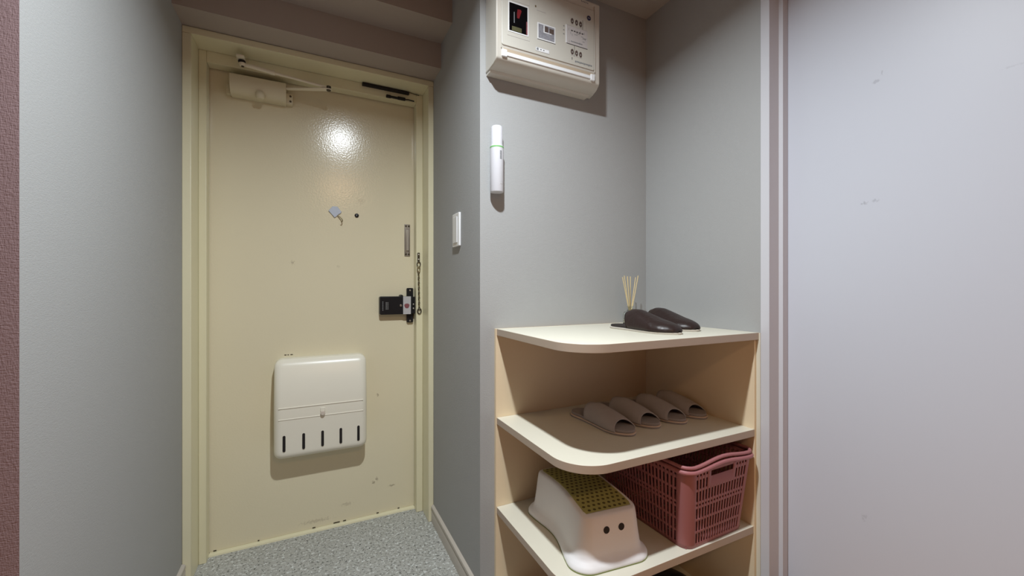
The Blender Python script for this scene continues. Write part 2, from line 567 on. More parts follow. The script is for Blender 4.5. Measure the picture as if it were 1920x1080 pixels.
# ------------------------------------------------------------------ shoe shelf
sh = thing('shoe_shelf', 'cream open shoe shelf unit with rounded front corner in the niche', 'shelf', (0.9, 1.02, 0))
SX0, SX1 = 0.559, 1.225
bx(0.556, XS, 1.254, YN - 0.0005, 0.0, -0.1375 + H).build('back_panel', M['panel'], sh)
bx(SX1, XS - 0.0003, 0.800, 1.254, 0.0, -0.1375 + H).build('side_panel', M['panel'], sh, bevel=0.0006)
bx(1.2345, XS - 0.0003, 0.7875, 0.7998, 0.0, -0.1375 + H).build('filler_strip', M['shelf'], sh)
def board(name, ztop, yf, x1, th=0.022, r=0.105, label=None):
    out = [(x1, 1.2538), (SX0, 1.2538)]
    for k in range(17):
        a = PI + PI / 2 * k / 16
        out.append((SX0 + r + r * math.cos(a), yf + r + r * math.sin(a)))
    out.append((x1, yf))
    mb = MB().prism(out, ztop - th + H, ztop + H)
    mb.mi = [1, 0] + [1] * len(out)
    mb.mi = [0 if i == 1 else 1 for i in range(len(mb.f))]
    o = mb.build(name, [M['shelf'], M['shelf_edge']], sh, bevel=0.0009, angle=30)
    return o
board('shelf_board', -0.137, 0.792, XS - 0.0003)
board('shelf_board', -0.435, 0.799, SX1)
board('shelf_board', -0.735, 0.802, SX1)
board('shelf_board', -1.030, 0.802, SX1)
Z1, Z2, Z3, Z4 = -0.137 + H, -0.435 + H, -0.735 + H, -1.030 + H

# ------------------------------------------------------------------ breaker panel
YF = 1.176
bk = thing('breaker_box', 'ivory electrical breaker box with dark window and diagrams on niche wall', 'breaker box', (0.735, YN, 0.72 + H))
# body: side profile lofted across, tapering slightly towards the front
prof = [(YN - 0.0005, 0.718), (1.235, 0.716), (1.200, 0.7185), (YF + 0.004, 0.727), (YF, 0.733), (YF, 1.012), (YF + 0.006, 1.018), (YN - 0.0005, 1.03)]
def bk_x(y, side):
    t = (YN - y) / 0.09
    return (0.5235 + 0.000 * t) if side < 0 else (0.951 - 0.023 * t)
mb = MB().loft([[(bk_x(y, s), y, z + H) for y, z in prof] for s in (-1, 1)])
body = mb.build('body', M['brk'], bk, bevel=0.003, bseg=3)
# hinged front cover, slightly proud
cover = MB().prism(rrect(0.7215, 0.8775 + H, 0.1805, 0.106, 0.006), YF - 0.003, YF + 0.001, 'XZ').build('cover', M['brk_cover'], bk, bevel=0.0012)
for a in ((0.538, 0.540, 0.760, 1.005), (0.903, 0.906, 0.765, 1.0)):
    bx(a[0], a[1], YF - 0.0042, YF - 0.001, a[2] + H, a[3] + H).build('rib', M['brk'], bk, bevel=0.0006)
FY = YF - 0.003                  # face of the cover
def decal(name, m, x0, x1, z0, z1, par=cover, th=0.0006, y=FY):
    return bx(x0, x1, y - th, y + 0.0005, z0 + H, z1 + H).build(name, m, par, smooth=False)
# window with breaker lever
win = bx(0.5665, 0.6325, FY - 0.0008, FY + 0.001, 0.8225 + H, 0.912 + H).build('window', M['black_glass'], bk, smooth=False)
decal('window_frame', M['white_plastic'], 0.563, 0.5665, 0.819, 0.9155, win, 0.0012)
decal('window_frame', M['white_plastic'], 0.6325, 0.636, 0.819, 0.9155, win, 0.0012)
decal('window_frame', M['white_plastic'], 0.5665, 0.6325, 0.819, 0.8225, win, 0.0012)
decal('window_frame', M['white_plastic'], 0.5665, 0.6325, 0.912, 0.9155, win, 0.0012)
MB().prism([(0.5945, 0.868 + H), (0.602, 0.868 + H), (0.6105, 0.894 + H), (0.607, 0.898 + H), (0.596, 0.8965 + H), (0.594, 0.884 + H)], FY - 0.0016, FY - 0.0006, 'XZ').build('lever', M['red'], win)
decal('lamp_strip', M['grey_print'], 0.583, 0.5855, 0.850, 0.885, win, 0.0012)
decal('printed_label', M['yellow_print'], 0.576, 0.611, 0.8245, 0.8385, win, 0.0012)
decal('printed_edge', M['dull_red'], 0.628, 0.6325, 0.823, 0.866, win, 0.0012)
for z in (0.806, 0.921):
    decal('seam', M['pale_print'], 0.560, 0.640, z, z + 0.0008)
decal('seam', M['pale_print'], 0.640, 0.6408, 0.806, 1.0)
# photo sticker and small labels
ph = decal('photo_label', M['white_plastic'], 0.670, 0.7395, 0.823, 0.878)
decal('picture', M['photo'], 0.674, 0.7355, 0.828, 0.874, ph, 0.0010)
decal('picture_inset', M['brown_print'], 0.698, 0.711, 0.853, 0.871, ph, 0.0014)
decal('picture_inset', M['brown_print'], 0.716, 0.733, 0.852, 0.868, ph, 0.0014)
decal('picture_gap', M['white_plastic'], 0.693, 0.697, 0.849, 0.873, ph, 0.0013)
decal('picture_gap', M['white_plastic'], 0.697, 0.724, 0.849, 0.852, ph, 0.0013)
decal('picture_edge', M['dark_print'], 0.670, 0.7395, 0.8222, 0.8235, ph, 0.0009)
sk = decal('small_label', M['pale_print'], 0.663, 0.716, 0.782, 0.796)
decal('label_face', M['white_plastic'], 0.6645, 0.7145, 0.7835, 0.7945, sk, 0.0009)
decal('label_block', M['grey_print'], 0.667, 0.674, 0.7855, 0.793, sk, 0.0012)
for x in (0.681, 0.692):
    decal('label_dot', M['dark_print'], x, x + 0.004, 0.788, 0.7908, sk, 0.0012)
# wiring diagram, six breaker icons, caption lines and a round maker's mark
dg = decal('wiring_diagram', mat('grey_paper', (0.56, 0.53, 0.52), 0.6), 0.785, 0.872, 0.840, 0.902)
decal('diagram_edge', M['white_plastic'], 0.781, 0.785, 0.840, 0.902, dg, 0.0012)
decal('diagram_line', M['dark_print'], 0.785, 0.872, 0.8385, 0.8400, dg, 0.0010)
decal('diagram_line', M['pale_print'], 0.785, 0.872, 0.9015, 0.9028, dg, 0.0010)
rr = random.Random(3)
for k in range(15):
    x = 0.790 + rr.random() * 0.072
    z = 0.847 + rr.random() * 0.048
    if k % 2:
        decal('diagram_line', M['grey_print'], x, min(0.868, x + 0.006 + rr.random() * 0.012), z, z + 0.0011, dg, 0.0010)
    else:
        decal('diagram_line', M['grey_print'], x, x + 0.001, z - 0.004, z + 0.004, dg, 0.0010)
for k in range(8):
    decal('caption', M['grey_print'], 0.802 + k * 0.0062, 0.8065 + k * 0.0062, 0.848, 0.8515, dg, 0.0011)
for k in range(5):
    decal('caption', M['dark_print'], 0.803 + k * 0.011, 0.810 + k * 0.011, 0.8855, 0.889, dg, 0.0011)
for x, z in ((0.808, 0.921), (0.826, 0.920), (0.843, 0.919), (0.808, 0.815), (0.826, 0.814), (0.843, 0.813)):
    ic = MB().prism([(x + 0.0060 * math.cos(2 * PI * k / 16), z + H + 0.0098 * math.sin(2 * PI * k / 16)) for k in range(16)], FY - 0.0007, FY + 0.0004, 'XZ').build('breaker_icon', M['brown_print'], cover, smooth=False)
    decal('icon_mark', M['pale_print'], x - 0.0018, x + 0.0018, z - 0.003, z + 0.0005, ic, 0.0011)
    decal('icon_caption', M['pale_print'], x - 0.006, x + 0.006, z - 0.0125, z - 0.0108, ic, 0.0007)
decal('diagram_line', M['dark_print'], 0.8515, 0.8525, 0.903, 0.935)
decal('diagram_line', M['pale_print'], 0.8665, 0.8672, 0.903, 0.935)
decal('diagram_line', M['dark_print'], 0.8165, 0.8175, 0.800, 0.838)
decal('diagram_line', M['pale_print'], 0.834, 0.8346, 0.800, 0.838)
mk = MB().prism([(0.8785 + 0.0085 * math.cos(2 * PI * k / 24), 0.951 + H + 0.0085 * math.sin(2 * PI * k / 24)) for k in range(24)], FY - 0.0008, FY + 0.0004, 'XZ').build('round_mark', M['navy'], cover, smooth=False)
decal('mark_dash', M['pale_print'], 0.8735, 0.8835, 0.9505, 0.9518, mk, 0.0011)
for k in range(12):
    decal('caption', M['grey_print'], 0.820 + k * 0.0061, 0.8245 + k * 0.0061, 0.7815 + (0.0015 if k % 3 else 0), 0.7875)
decal('caption', M['dark_print'], 0.8065, 0.8085, 0.788, 0.796)
for k in range(3):
    decal('caption', M['grey_print'], 0.771, 0.776, 0.866 + k * 0.0135, 0.8685 + k * 0.0135)
for k in range(6):
    decal('caption', M['pale_print'], 0.668 + k * 0.006, 0.6725 + k * 0.006, 0.916, 0.918)
decal('caption', M['brass'], 0.661, 0.6655, 0.925, 0.931)
for k in range(5):
    bx(0.848 + k * 0.0065, 0.8515 + k * 0.0065, YF - 0.0006, YF + 0.0005, 1.0025 + H, 1.0065 + H).build('raised_letter', M['grey_print'], bk, smooth=False)
# lower hinge rail: tan recess, white bar and two end clips
bx(0.548, 0.900, YF - 0.0012, YF + 0.002, 0.7505 + H, 0.7625 + H).build('recess', M['tan'], bk, smooth=False)
bx(0.553, 0.895, YF - 0.004, YF + 0.004, 0.739 + H, 0.751 + H).build('hinge_bar', M['white_plastic'], bk, bevel=0.0015)
for x in (0.541, 0.886):
    bx(x, x + 0.018, YF - 0.006, YF + 0.004, 0.734 + H, 0.757 + H).build('clip', M['white_plastic'], bk, bevel=0.002)
# lower lip of the rear casing
MB().prism([(YN - 0.0005, 0.7095 + H), (1.238, 0.7095 + H), (1.232, 0.716 + H), (YN - 0.0005, 0.719 + H)], 0.5265, 0.925, 'YZ').build('rear_lip', M['brk'], bk)

# ------------------------------------------------------------------ white cylinder on the niche wall
tb = thing('wall_torch', 'slim white cylinder with pale green ring mounted under the breaker box', 'torch', (0.554, 1.241, 0.318 + H))
cx, cy = 0.554, 1.241
MB().lathe([(0.0001, 0.318 + H), (0.0215, 0.318 + H), (0.0225, 0.320 + H), (0.0225, 0.463 + H), (0.0001, 0.463 + H)], (cx, cy, 0), 32).build('barrel', M['white_gloss'], tb)
MB().lathe([(0.0001, 0.463 + H), (0.0228, 0.463 + H), (0.0228, 0.4675 + H), (0.0001, 0.4675 + H)], (cx, cy, 0), 32).build('ring', M['green_ring'], tb)
cp = MB().lathe([(0.0001, 0.4675 + H), (0.0215, 0.4675 + H), (0.0195, 0.476 + H), (0.0190, 0.532 + H), (0.0165, 0.536 + H), (0.0001, 0.5365 + H)], (cx, cy, 0), 32).build('cap', M['white_gloss'], tb)
bx(cx - 0.012, cx + 0.012, cy + 0.018, YN, 0.36 + H, 0.45 + H).build('wall_bracket', M['white_plastic'], tb, bevel=0.001)
def on_cyl(name, m, a0, a1, z0, z1, r=0.0228):
    rings = [[(cx + q * math.sin(a), cy - q * math.cos(a), z + H) for q in (r - 0.0008, r) for z in ((z0, z1) if q < r else (z1, z0))] for a in [a0 + (a1 - a0) * k / 4 for k in range(5)]]
    MB().loft(rings).build(name, m, tb)
for k in range(6):
    on_cyl('printed_mark', M['grey_print'], 0.06, 0.36, 0.424 + k * 0.0048, 0.4275 + k * 0.0048)
on_cyl('printed_mark', M['pale_print'], 0.1, 0.6, 0.342, 0.3438)

# ------------------------------------------------------------------ light switch on the right wall
sw = thing('light_switch', 'white wide rocker light switch on the grey wall beside the door', 'light switch', (XR, 1.497, 0.155 + H))
MB().prism(rrect(1.497, 0.2215 + H, 0.0385, 0.0635, 0.004), XR - 0.0085, XR, 'YZ').build('plate', M['white_plastic'], sw, bevel=0.002)
MB().prism(rrect(1.4985, 0.2215 + H, 0.022, 0.0495, 0.002), XR - 0.0115, XR - 0.008, 'YZ').build('rocker', mat('switch_white', (0.74, 0.75, 0.76), 0.3), sw, bevel=0.0012)

# ------------------------------------------------------------------ mail box on the door
mbx = thing('door_mailbox', 'ivory plastic mail catcher with five black slots on the cream door', 'mailbox', (0.044, 2.0, -0.70 + H))
BX0, BX1, BZ0, BZ1 = -0.137, 0.223, -0.703, -0.298
def mail_depth(z):
    # the lid bulges out below its top edge, the lower tray is a flat front
    t = (z - BZ0) / (BZ1 - BZ0)
    if t < 0.42:
        return 0.096 + 0.004 * t / 0.42
    u = (t - 0.42) / 0.58
    return 0.100 - 0.044 * u ** 2.2
def sq(u, n=1.0):
    return 0.5 - 0.5 * math.cos(PI * u)
rc = 0.03
nx_, nz_ = 40, 44
rows = []
for j in range(nz_ + 1):
    row = []
    for i in range(nx_ + 1):
        u = sq(i / nx_)
        v = sq(j / nz_)
        x = BX0 + (BX1 - BX0) * u
        z = BZ0 + (BZ1 - BZ0) * v
        dx = min(x - BX0, BX1 - x)
        dz = min(z - BZ0, BZ1 - z)
        de = min(dx, dz)
        if dx < rc and dz < rc:
            ccx = BX0 + rc if x < 0.04 else BX1 - rc
            ccz = BZ0 + rc if z < -0.5 else BZ1 - rc
            vx, vz = x - ccx, z - ccz
            L_ = math.hypot(vx, vz)
            if L_ > 1e-9:
                k = max(abs(vx), abs(vz)) / L_
                x, z = ccx + vx * k, ccz + vz * k
            de = rc - math.hypot(x - ccx, z - ccz)
        rr_ = 0.026
        e = min(1.0, max(0.0, de / rr_))
        h = mail_depth(z) * (0.72 + 0.28 * math.sqrt(max(0, 1 - (1 - e) ** 2)))
        row.append((x, 2.0 - h, z + H))
    rows.append(row)
mb = MB()
vs = [p for r in rows for p in r]
W_ = nx_ + 1
fs = [(j * W_ + i, j * W_ + i + 1, (j + 1) * W_ + i + 1, (j + 1) * W_ + i) for j in range(nz_) for i in range(nx_)]
bord = [i for i in range(W_)] + [j * W_ + nx_ for j in range(1, nz_ + 1)] + [nz_ * W_ + i for i in range(nx_ - 1, -1, -1)] + [j * W_ for j in range(nz_ - 1, 0, -1)]
n0 = len(vs)
vs += [(vs[b][0], 1.9995, vs[b][2]) for b in bord]
nb = len(bord)
fs += [(bord[k], bord[(k + 1) % nb], n0 + (k + 1) % nb, n0 + k) for k in range(nb)]
fs.append(tuple(range(n0, n0 + nb)))
mb.add(vs, fs)
mb.build('box', M['mailbox'], mbx, angle=50)
YB = 1.9
for z in (-0.491, -0.537):
    MB().tube([(BX0 + 0.018, YB + 0.0008, z + H), (BX1 - 0.018, YB + 0.0008, z + H)], 0.0028, 10).build('ridge', M['mailbox'], mbx)
kn = MB().lathe([(0.0001, -0.012), (0.0075, -0.012), (0.009, -0.010), (0.009, 0.002), (0.0001, 0.002)], (0.044, YB, -0.526 + H), 20, 'Y').build('catch_knob', mat('pale_pink_plastic', (0.62, 0.55, 0.48), 0.35), mbx)
bx(0.0345, 0.0535, YB - 0.003, YB + 0.001, -0.520 + H, -0.504 + H).build('catch_plate', M['mailbox'], mbx, bevel=0.001)
for k in range(5):
    x = -0.099 + k * 0.0712
    out = rrect(x, -0.635 + H, 0.0052, 0.033, 0.0051, 6)
    MB().prism(out, YB + 0.0006, YB + 0.010, 'XZ').build('slot_shade', M['black_matte'], mbx)  # flat black plates imitate the dark inside open slots

# chipped paint above the mail box
for x, wd in ((-0.103, 0.008), (-0.091, 0.005), (-0.080, 0.009)):
    bx(x, x + wd, 1.9985, 2.001, -0.2885 + H, -0.2855 + H).build('paint_chip', M['dark_steel'], d1, smooth=False)
# ------------------------------------------------------------------ electronic lock
lk = thing('door_lock', 'black box lock with silver strip and red smear on the door edge', 'lock', (0.37, 2.0, -0.125 + H))
MB().prism(rrect(0.354, -0.082 + H, 0.069, 0.0425, 0.007), 1.965, 2.0, 'XZ').build('case', M['black'], lk, bevel=0.003)
MB().prism(rrect(0.4285, -0.083 + H, 0.0155, 0.083, 0.006), 1.986, 1.9998, 'XZ').build('mounting_bar', M['black'], lk, bevel=0.002)
MB().prism(rrect(0.438, -0.082 + H, 0.015, 0.040, 0.004), 1.968, 1.9995, 'XZ').build('bolt_case', M['black'], lk, bevel=0.002)
st = bx(0.391, 0.4275, 1.9632, 1.9655, -0.1245 + H, -0.040 + H).build('silver_strip', M['silver'], lk, bevel=0.0006)
MB().prism([(0.4085 + 0.0115 * (1 + 0.12 * math.sin(3 * a)) * math.cos(a), -0.085 + H + 0.0125 * (1 + 0.1 * math.cos(2 * a)) * math.sin(a)) for a in [2 * PI * k / 24 for k in range(24)]], 1.9627, 1.9634, 'XZ').build('red_smear', M['dull_red'], st, smooth=False)
MB().lathe([(0.0001, -0.004), (0.005, -0.003), (0.0065, 0), (0.0065, 0.004)], (0.3805, 1.965, -0.083 + H), 16, 'Y').build('button', M['steel'], lk)
MB().lathe([(0.0001, -0.012), (0.008, -0.012), (0.010, 0.0), (0.010, 0.02)], (0.386, 1.985, -0.041 + H), 16, 'Y').build('top_knob', M['black'], lk)
for k in range(6):
    bx(0.2965, 0.300, 1.9644, 1.9652, -0.105 + k * 0.0075 + H, -0.1005 + k * 0.0075 + H).build('printed_text', M['grey_print'], lk, smooth=False)
    if k < 5:
        bx(0.312, 0.3155, 1.9644, 1.9652, -0.100 + k * 0.0072 + H, -0.0955 + k * 0.0072 + H).build('printed_text', mat('grey_text', (0.3, 0.3, 0.3), 0.5) if k == 0 else bpy.data.materials['grey_text'], lk, smooth=False)
        bx(0.3195, 0.3225, 1.9644, 1.9652, -0.100 + k * 0.0072 + H, -0.0955 + k * 0.0072 + H).build('printed_text', bpy.data.materials['grey_text'], lk, smooth=False)
for z in (-0.012, -0.158):
    MB().lathe([(0.0001, -0.003), (0.004, -0.002), (0.005, 0), (0.005, 0.003)], (0.4285, 1.986, z + H), 12, 'Y').build('screw', M['steel'], lk)
for z in (-0.078, -0.098):
    MB().lathe([(0.0001, -0.002), (0.003, -0.001), (0.004, 0), (0.004, 0.003)], (0.441, 1.968, z + H), 10, 'Y').build('screw', M['steel'], lk)

# ------------------------------------------------------------------ door chain on the right stop
ch = thing('door_chain', 'old metal door chain hanging on the cream door frame above the lock', 'chain', (0.460, 1.945, -0.11 + H))
bx(0.4535, 0.4645, 1.938, 1.945, 0.125 + H, 0.168 + H).build('bracket', M['dark_steel'], ch, bevel=0.002)
for z in (0.135, 0.158):
    MB().lathe([(0.0001, -0.004), (0.0035, -0.003), (0.0045, 0), (0.0045, 0.002)], (0.459, 1.938, z + H), 10, 'Y').build('screw', M['steel'], ch)
MB().tube([(0.459 + 0.008 * math.cos(a), 1.938, 0.113 + H + 0.012 * math.sin(a)) for a in [2 * PI * k / 14 for k in range(14)]], 0.0022, 6, True).build('swivel_ring', M['dark_steel'], ch)
MB().tube([(0.458 + 0.006 * math.cos(a), 1.935, 0.090 + H + 0.013 * math.sin(a)) for a in [2 * PI * k / 14 for k in range(14)]], 0.0026, 6, True).build('swivel_ring', M['brass'], ch)
link_pts = lambda tw: [((0.0042 * math.cos(a)) * math.cos(tw), (0.0042 * math.cos(a)) * math.sin(tw), 0.0085 * math.sin(a)) for a in [2 * PI * k / 12 for k in range(12)]]
la = MB().tube(link_pts(0.5), 0.0016, 6, True)
lb_ = MB().tube(link_pts(0.5 + PI / 2), 0.0016, 6, True)
la = la.build('link', M['dark_steel'], ch, world=False)
lb_ = lb_.build('link', M['brass'], ch, world=False)
LO = origin(ch)
for k in range(15):
    z = 0.070 - k * 0.0118
    o = (la, lb_)[k % 2]
    if k > 1:
        o = o.copy()
        COL.objects.link(o)
        o.parent = ch
    o.location = (0.4585 + 0.0025 * k / 14 - LO[0], 1.9375 - LO[1], z + H - LO[2])
MB().tube([(0.4625 + 0.0085 * math.cos(a), 1.9405, -0.110 + H + 0.012 * math.sin(a)) for a in [2 * PI * k / 16 for k in range(16)]], 0.003, 8, True).build('end_ring', M['dark_steel'], ch)

# ------------------------------------------------------------------ adhesive hook
hk = thing('adhesive_hook', 'pale blue diamond stick-on hook on the upper part of the door', 'hook', (0.096, 2.0, 0.314 + H))
MB().prism([(0.069, 0.345 + H), (0.086, 0.366 + H), (0.106, 0.366 + H), (0.124, 0.343 + H), (0.118, 0.335 + H), (0.112, 0.333 + H), (0.107, 0.326 + H), (0.095, 0.315 + H)], 1.994, 2.0, 'XZ').build('pad', M['pale_blue'], hk, bevel=0.0015)
MB().tube([(0.107, 1.993, 0.327 + H), (0.114, 1.990, 0.321 + H), (0.121, 1.987, 0.314 + H), (0.1255, 1.984, 0.307 + H), (0.1265, 1.981, 0.301 + H), (0.124, 1.979, 0.297 + H), (0.120, 1.978, 0.298 + H)], 0.0022, 8).build('wire', M['brass'], hk)

# ------------------------------------------------------------------ door closer
dc = thing('door_closer', 'cream hydraulic door closer with folding arm at the top of the door', 'door closer', (-0.19, 2.0, 0.777 + H))
prof = [(1.9995, 0.852), (1.936, 0.850), (1.934, 0.846), (1.935, 0.815), (1.942, 0.796), (1.955, 0.782), (1.97, 0.777), (1.9995, 0.777)]
MB().loft([[(x, y, z + H) for y, z in prof] for x in (-0.290, -0.094)]).build('body', M['closer'], dc, bevel=0.0015)
MB().prism(rrect(-0.086, 0.803 + H, 0.016, 0.022, 0.003), 1.975, 1.9995, 'XZ').build('end_plate', M['closer'], dc, bevel=0.001)
for z in (0.793, 0.815):
    MB().lathe([(0.0001, -0.004), (0.0035, -0.003), (0.0045, 0), (0.0045, 0.003)], (-0.079, 1.975, z + H), 10, 'Y').build('screw', M['dark_steel'], dc)
MB().prism(rrect(-0.297, 0.803 + H, 0.010, 0.020, 0.003), 1.980, 1.9995, 'XZ').build('end_plate', M['closer'], dc, bevel=0.001)
MB().lathe([(0.0001, 0.765 + H), (0.012, 0.768 + H), (0.0165, 0.775 + H), (0.0165, 0.787 + H), (0.012, 0.796 + H), (0.0001, 0.80 + H)], (-0.186, 1.942, 0), 20).build('spindle_cap', M['closer'], dc)
# folding arm: shoe on the frame, telescoping rod, flat main arm
sho = MB().lathe([(0.0001, 0.866 + H), (0.010, 0.867 + H), (0.0125, 0.871 + H), (0.0125, 0.877 + H), (0.0001, 0.878 + H)], (-0.240, 1.896, 0), 20).build('arm_shoe', M['arm'], dc)
MB().lathe([(0.0001, 0.864 + H), (0.005, 0.864 + H), (0.005, 0.867 + H)], (-0.240, 1.896, 0), 12).build('pivot_pin', M['dark_steel'], sho)
MB().lathe([(0.0001, 0.878 + H), (0.011, 0.879 + H), (0.013, 0.884 + H), (0.011, 0.889 + H), (0.0001, 0.889 + H)], (-0.243, 1.898, 0), 18).build('pivot_washer', M['black_matte'], dc)
MB().prism(rrect(-0.245, 1.905, 0.014, 0.040, 0.006), 0.8895 + H, 0.896 + H).build('frame_bracket', M['arm'], dc, bevel=0.001)
MB().tube([(-0.229, 1.895, 0.872 + H), (-0.208, 1.893, 0.870 + H)], 0.0075, 10).build('rod_fork', M['arm'], dc)
MB().tube([(-0.212, 1.893, 0.871 + H), (-0.134, 1.888, 0.861 + H)], 0.0085, 12).build('sleeve', M['arm'], dc)
MB().lathe([(0.0065, -0.004), (0.010, -0.004), (0.010, 0.004), (0.0065, 0.004)], (-0.134, 1.888, 0.861 + H), 14, 'X').build('sleeve_nut', M['arm'], dc)
MB().tube([(-0.134, 1.888, 0.861 + H), (0.066, 1.878, 0.840 + H)], 0.0052, 10).build('rod', M['arm'], dc)
MB().prism([(0.052, 1.868), (0.074, 1.866), (0.079, 1.874), (0.076, 1.886), (-0.090, 1.955), (-0.186, 1.958), (-0.186, 1.943), (-0.094, 1.940)], 0.8295 + H, 0.834 + H).build('main_arm', M['arm'], dc, bevel=0.001)
MB().lathe([(0.0001, 0.826 + H), (0.008, 0.826 + H), (0.009, 0.829 + H), (0.009, 0.845 + H), (0.0001, 0.846 + H)], (0.066, 1.876, 0), 16).build('elbow_pin', M['dark_steel'], dc)
MB().tube([(-0.186, 1.95, 0.79 + H), (-0.186, 1.95, 0.834 + H)], 0.008, 12).build('spindle', M['closer'], dc)

# ------------------------------------------------------------------ black bits at the door head
YS = 1.930
s1 = tag(MB().prism(rrect(0.309, 0.9135 + H, 0.104, 0.0058, 0.002), YS, 1.9448, 'XZ').build('rubber_strip', M['black_matte'], bevel=0.001), 'long thin black strip along the cream door head near its right corner', 'strip')
s2 = thing('door_sensor', 'short black sensor with a thin lead just below the long black strip', 'sensor', (0.36, 1.945, 0.872 + H))
bx(0.309, 0.330, 1.932, 1.9448, 0.876 + H, 0.888 + H).build('end_cap', M['black_matte'], s2, bevel=0.002)
bx(0.329, 0.366, 1.935, 1.9448, 0.878 + H, 0.8875 + H).build('case', M['black'], s2, bevel=0.002)
bx(0.360, 0.396, 1.931, 1.9448, 0.8765 + H, 0.8895 + H).build('end_cap', M['black_matte'], s2, bevel=0.003)
MB().tube([(0.392, 1.940, 0.883 + H), (0.41, 1.938, 0.8845 + H), (0.4375, 1.941, 0.884 + H)], 0.0026, 8).build('lead', M['black'], s2)
ld = MB().tube([(0.408, 1.938, 0.920 + H), (0.425, 1.938, 0.9185 + H), (0.440, 1.940, 0.9175 + H), (0.462, 1.942, 0.9165 + H)], 0.0014, 6).build('loose_lead', M['dark_steel'], s2)

# ------------------------------------------------------------------ slippers
def foot_w(s, W, taper=1.0):
    b = lerp_tab([(0, .80), (.15, .84), (.35, .84), (.55, .92), (.72, 1.0), (.85, 0.98), (1, .86)], s)
    hl = min(1, s / 0.16)
    to = min(1, (1 - s) / 0.26)
    return W * b * math.sqrt(max(0, 1 - (1 - hl) ** 2)) * math.sqrt(max(0, 1 - (1 - to) ** 2)) ** taper

def foot_outline(Ln, W, bend=0.0, n=26, grow=0.0):
    S = [0.5 - 0.5 * math.cos(PI * k / n) for k in range(n + 1)]
    def cxl(s):
        return bend * math.sin(PI * s) - bend * 0.4
    right = [(cxl(s) + foot_w(s, W) + (grow if 0 < s < 1 else 0), -Ln * (s - 0.5) + (grow if s == 0 else 0) - (grow if s == 1 else 0)) for s in S]
    left = [(cxl(s) - foot_w(s, W) - (grow if 0 < s < 1 else 0), -Ln * (s - 0.5)) for s in S[1:-1]]
    return right + left[::-1]

def slipper(name, label, cat, loc, rz, Ln, W, kind, group, bend=0.004):
    """toe points to local -Y"""
    t = thing(name, label, cat, loc, rz, group)
    if kind == 'open':
        so, bi, ins, up = M['felt'], M['binding'], M['felt_in'], M['felt']
        th = 0.014
    else:
        so, bi, ins, up = M['leather'], M['sole_white'], M['leather_in'], M['leather']
        th = 0.011
    o1 = foot_outline(Ln, W, bend)
    o0 = foot_outline(Ln, W, bend, grow=0.0012)
    oi = foot_outline(Ln - 0.006, W - 0.003, bend)
    MB().prism(o1, 0.0005, th * 0.42).build('outsole', bi if kind != 'open' else M['felt_in'], t, world=False, bevel=0.001)
    MB().prism(o0, th * 0.34, th * 0.60).build('binding', bi, t, world=False, bevel=0.001)
    MB().prism(oi, th * 0.6, th + 0.002).build('insole', ins, t, world=False, bevel=0.0018)
    # upper: arched shell
    rings = []
    K, NA = 22, 22
    for k in range(K + 1):
        q = k / K
        if kind == 'open':
            s0, s1 = 0.30, 0.86
        else:
            s0, s1 = 0.34, 0.997
        s = s0 + (s1 - s0) * q
        if kind == 'open':
            h = lerp_tab([(0, .044), (.25, .050), (.6, .042), (1, .027)], q)
            wd = foot_w(s, W) + 0.0005
        else:
            h = lerp_tab([(0, .052), (.10, .059), (.22, .058), (.4, .047), (.6, .034), (.8, .025), (.93, .017), (1, .004)], q)
            wd = foot_w(s, W) + 0.0012
        c = bend * math.sin(PI * s) - bend * 0.4
        ring = []
        for i in range(NA + 1):
            a = PI * i / NA
            ca, sa = math.cos(a), math.sin(a)
            e = 1.0 if kind == 'open' else 0.92
            x = c + wd * math.copysign(abs(ca) ** e, ca)
            z = th * 0.72 + h * abs(sa) ** ((1.0 + 0.25 * q) if kind == 'open' else 0.95)
            y = -Ln * (s - 0.5)
            # curved throat and toe openings
            if kind == 'open':
                y += (0.022 * (1 - q) ** 2 - 0.0) * (1 - sa) * -1.0 * 0.9
                y += 0.018 * q ** 3 * (sa) - 0.006 * q ** 3
            else:
                y += -(0.030 * (1 - q) ** 2) * (1 - sa) * 0.5 + 0.012 * (1 - q) ** 2 * sa
                y += -0.012 * (1 - q) ** 3 * 0
            ring.append((x, y, z))
        rings.append(ring)
    MB().loft(rings, closed=False, caps=False).build('upper', up, t, world=False, solid=0.0028, offset=0, angle=60)
    # trim along the openings
    edge = MB().tube([Vector(p) for p in rings[0]], 0.0019, 6)
    if kind == 'open':
        edge.tube([Vector(p) for p in rings[-1]], 0.0019, 6)
    edge.build('opening_trim', up, t, world=False)
    return t

slipper('leather_slipper', 'dark brown leather closed-toe slipper nearer the shelf front edge', 'slipper', (0.958, 0.992, Z1), math.radians(3), 0.275, 0.049, 'closed', 'brown slippers on top of the shelf', -0.003)
slipper('leather_slipper', 'dark brown leather closed-toe slipper behind its pair, nearer the wall', 'slipper', (1.092, 1.030, Z1), math.radians(-2), 0.275, 0.049, 'closed', 'brown slippers on top of the shelf', 0.003)
labs = ['leftmost grey felt open-toe slipper on the middle shelf',
        'second grey felt open-toe slipper from the left on the middle shelf',
        'third grey felt open-toe slipper from the left on the middle shelf',
        'rightmost grey felt open-toe slipper on the middle shelf, against the side panel']
for i, (x, y, a) in enumerate(((0.838, 1.052, 4), (0.957, 1.068, 3), (1.066, 1.060, 2), (1.1705, 1.066, 1))):
    slipper('felt_slipper', labs[i], 'slipper', (x, y, Z2), math.radians(a), 0.270, 0.0485, 'open', 'grey slippers on the middle shelf', 0.002)

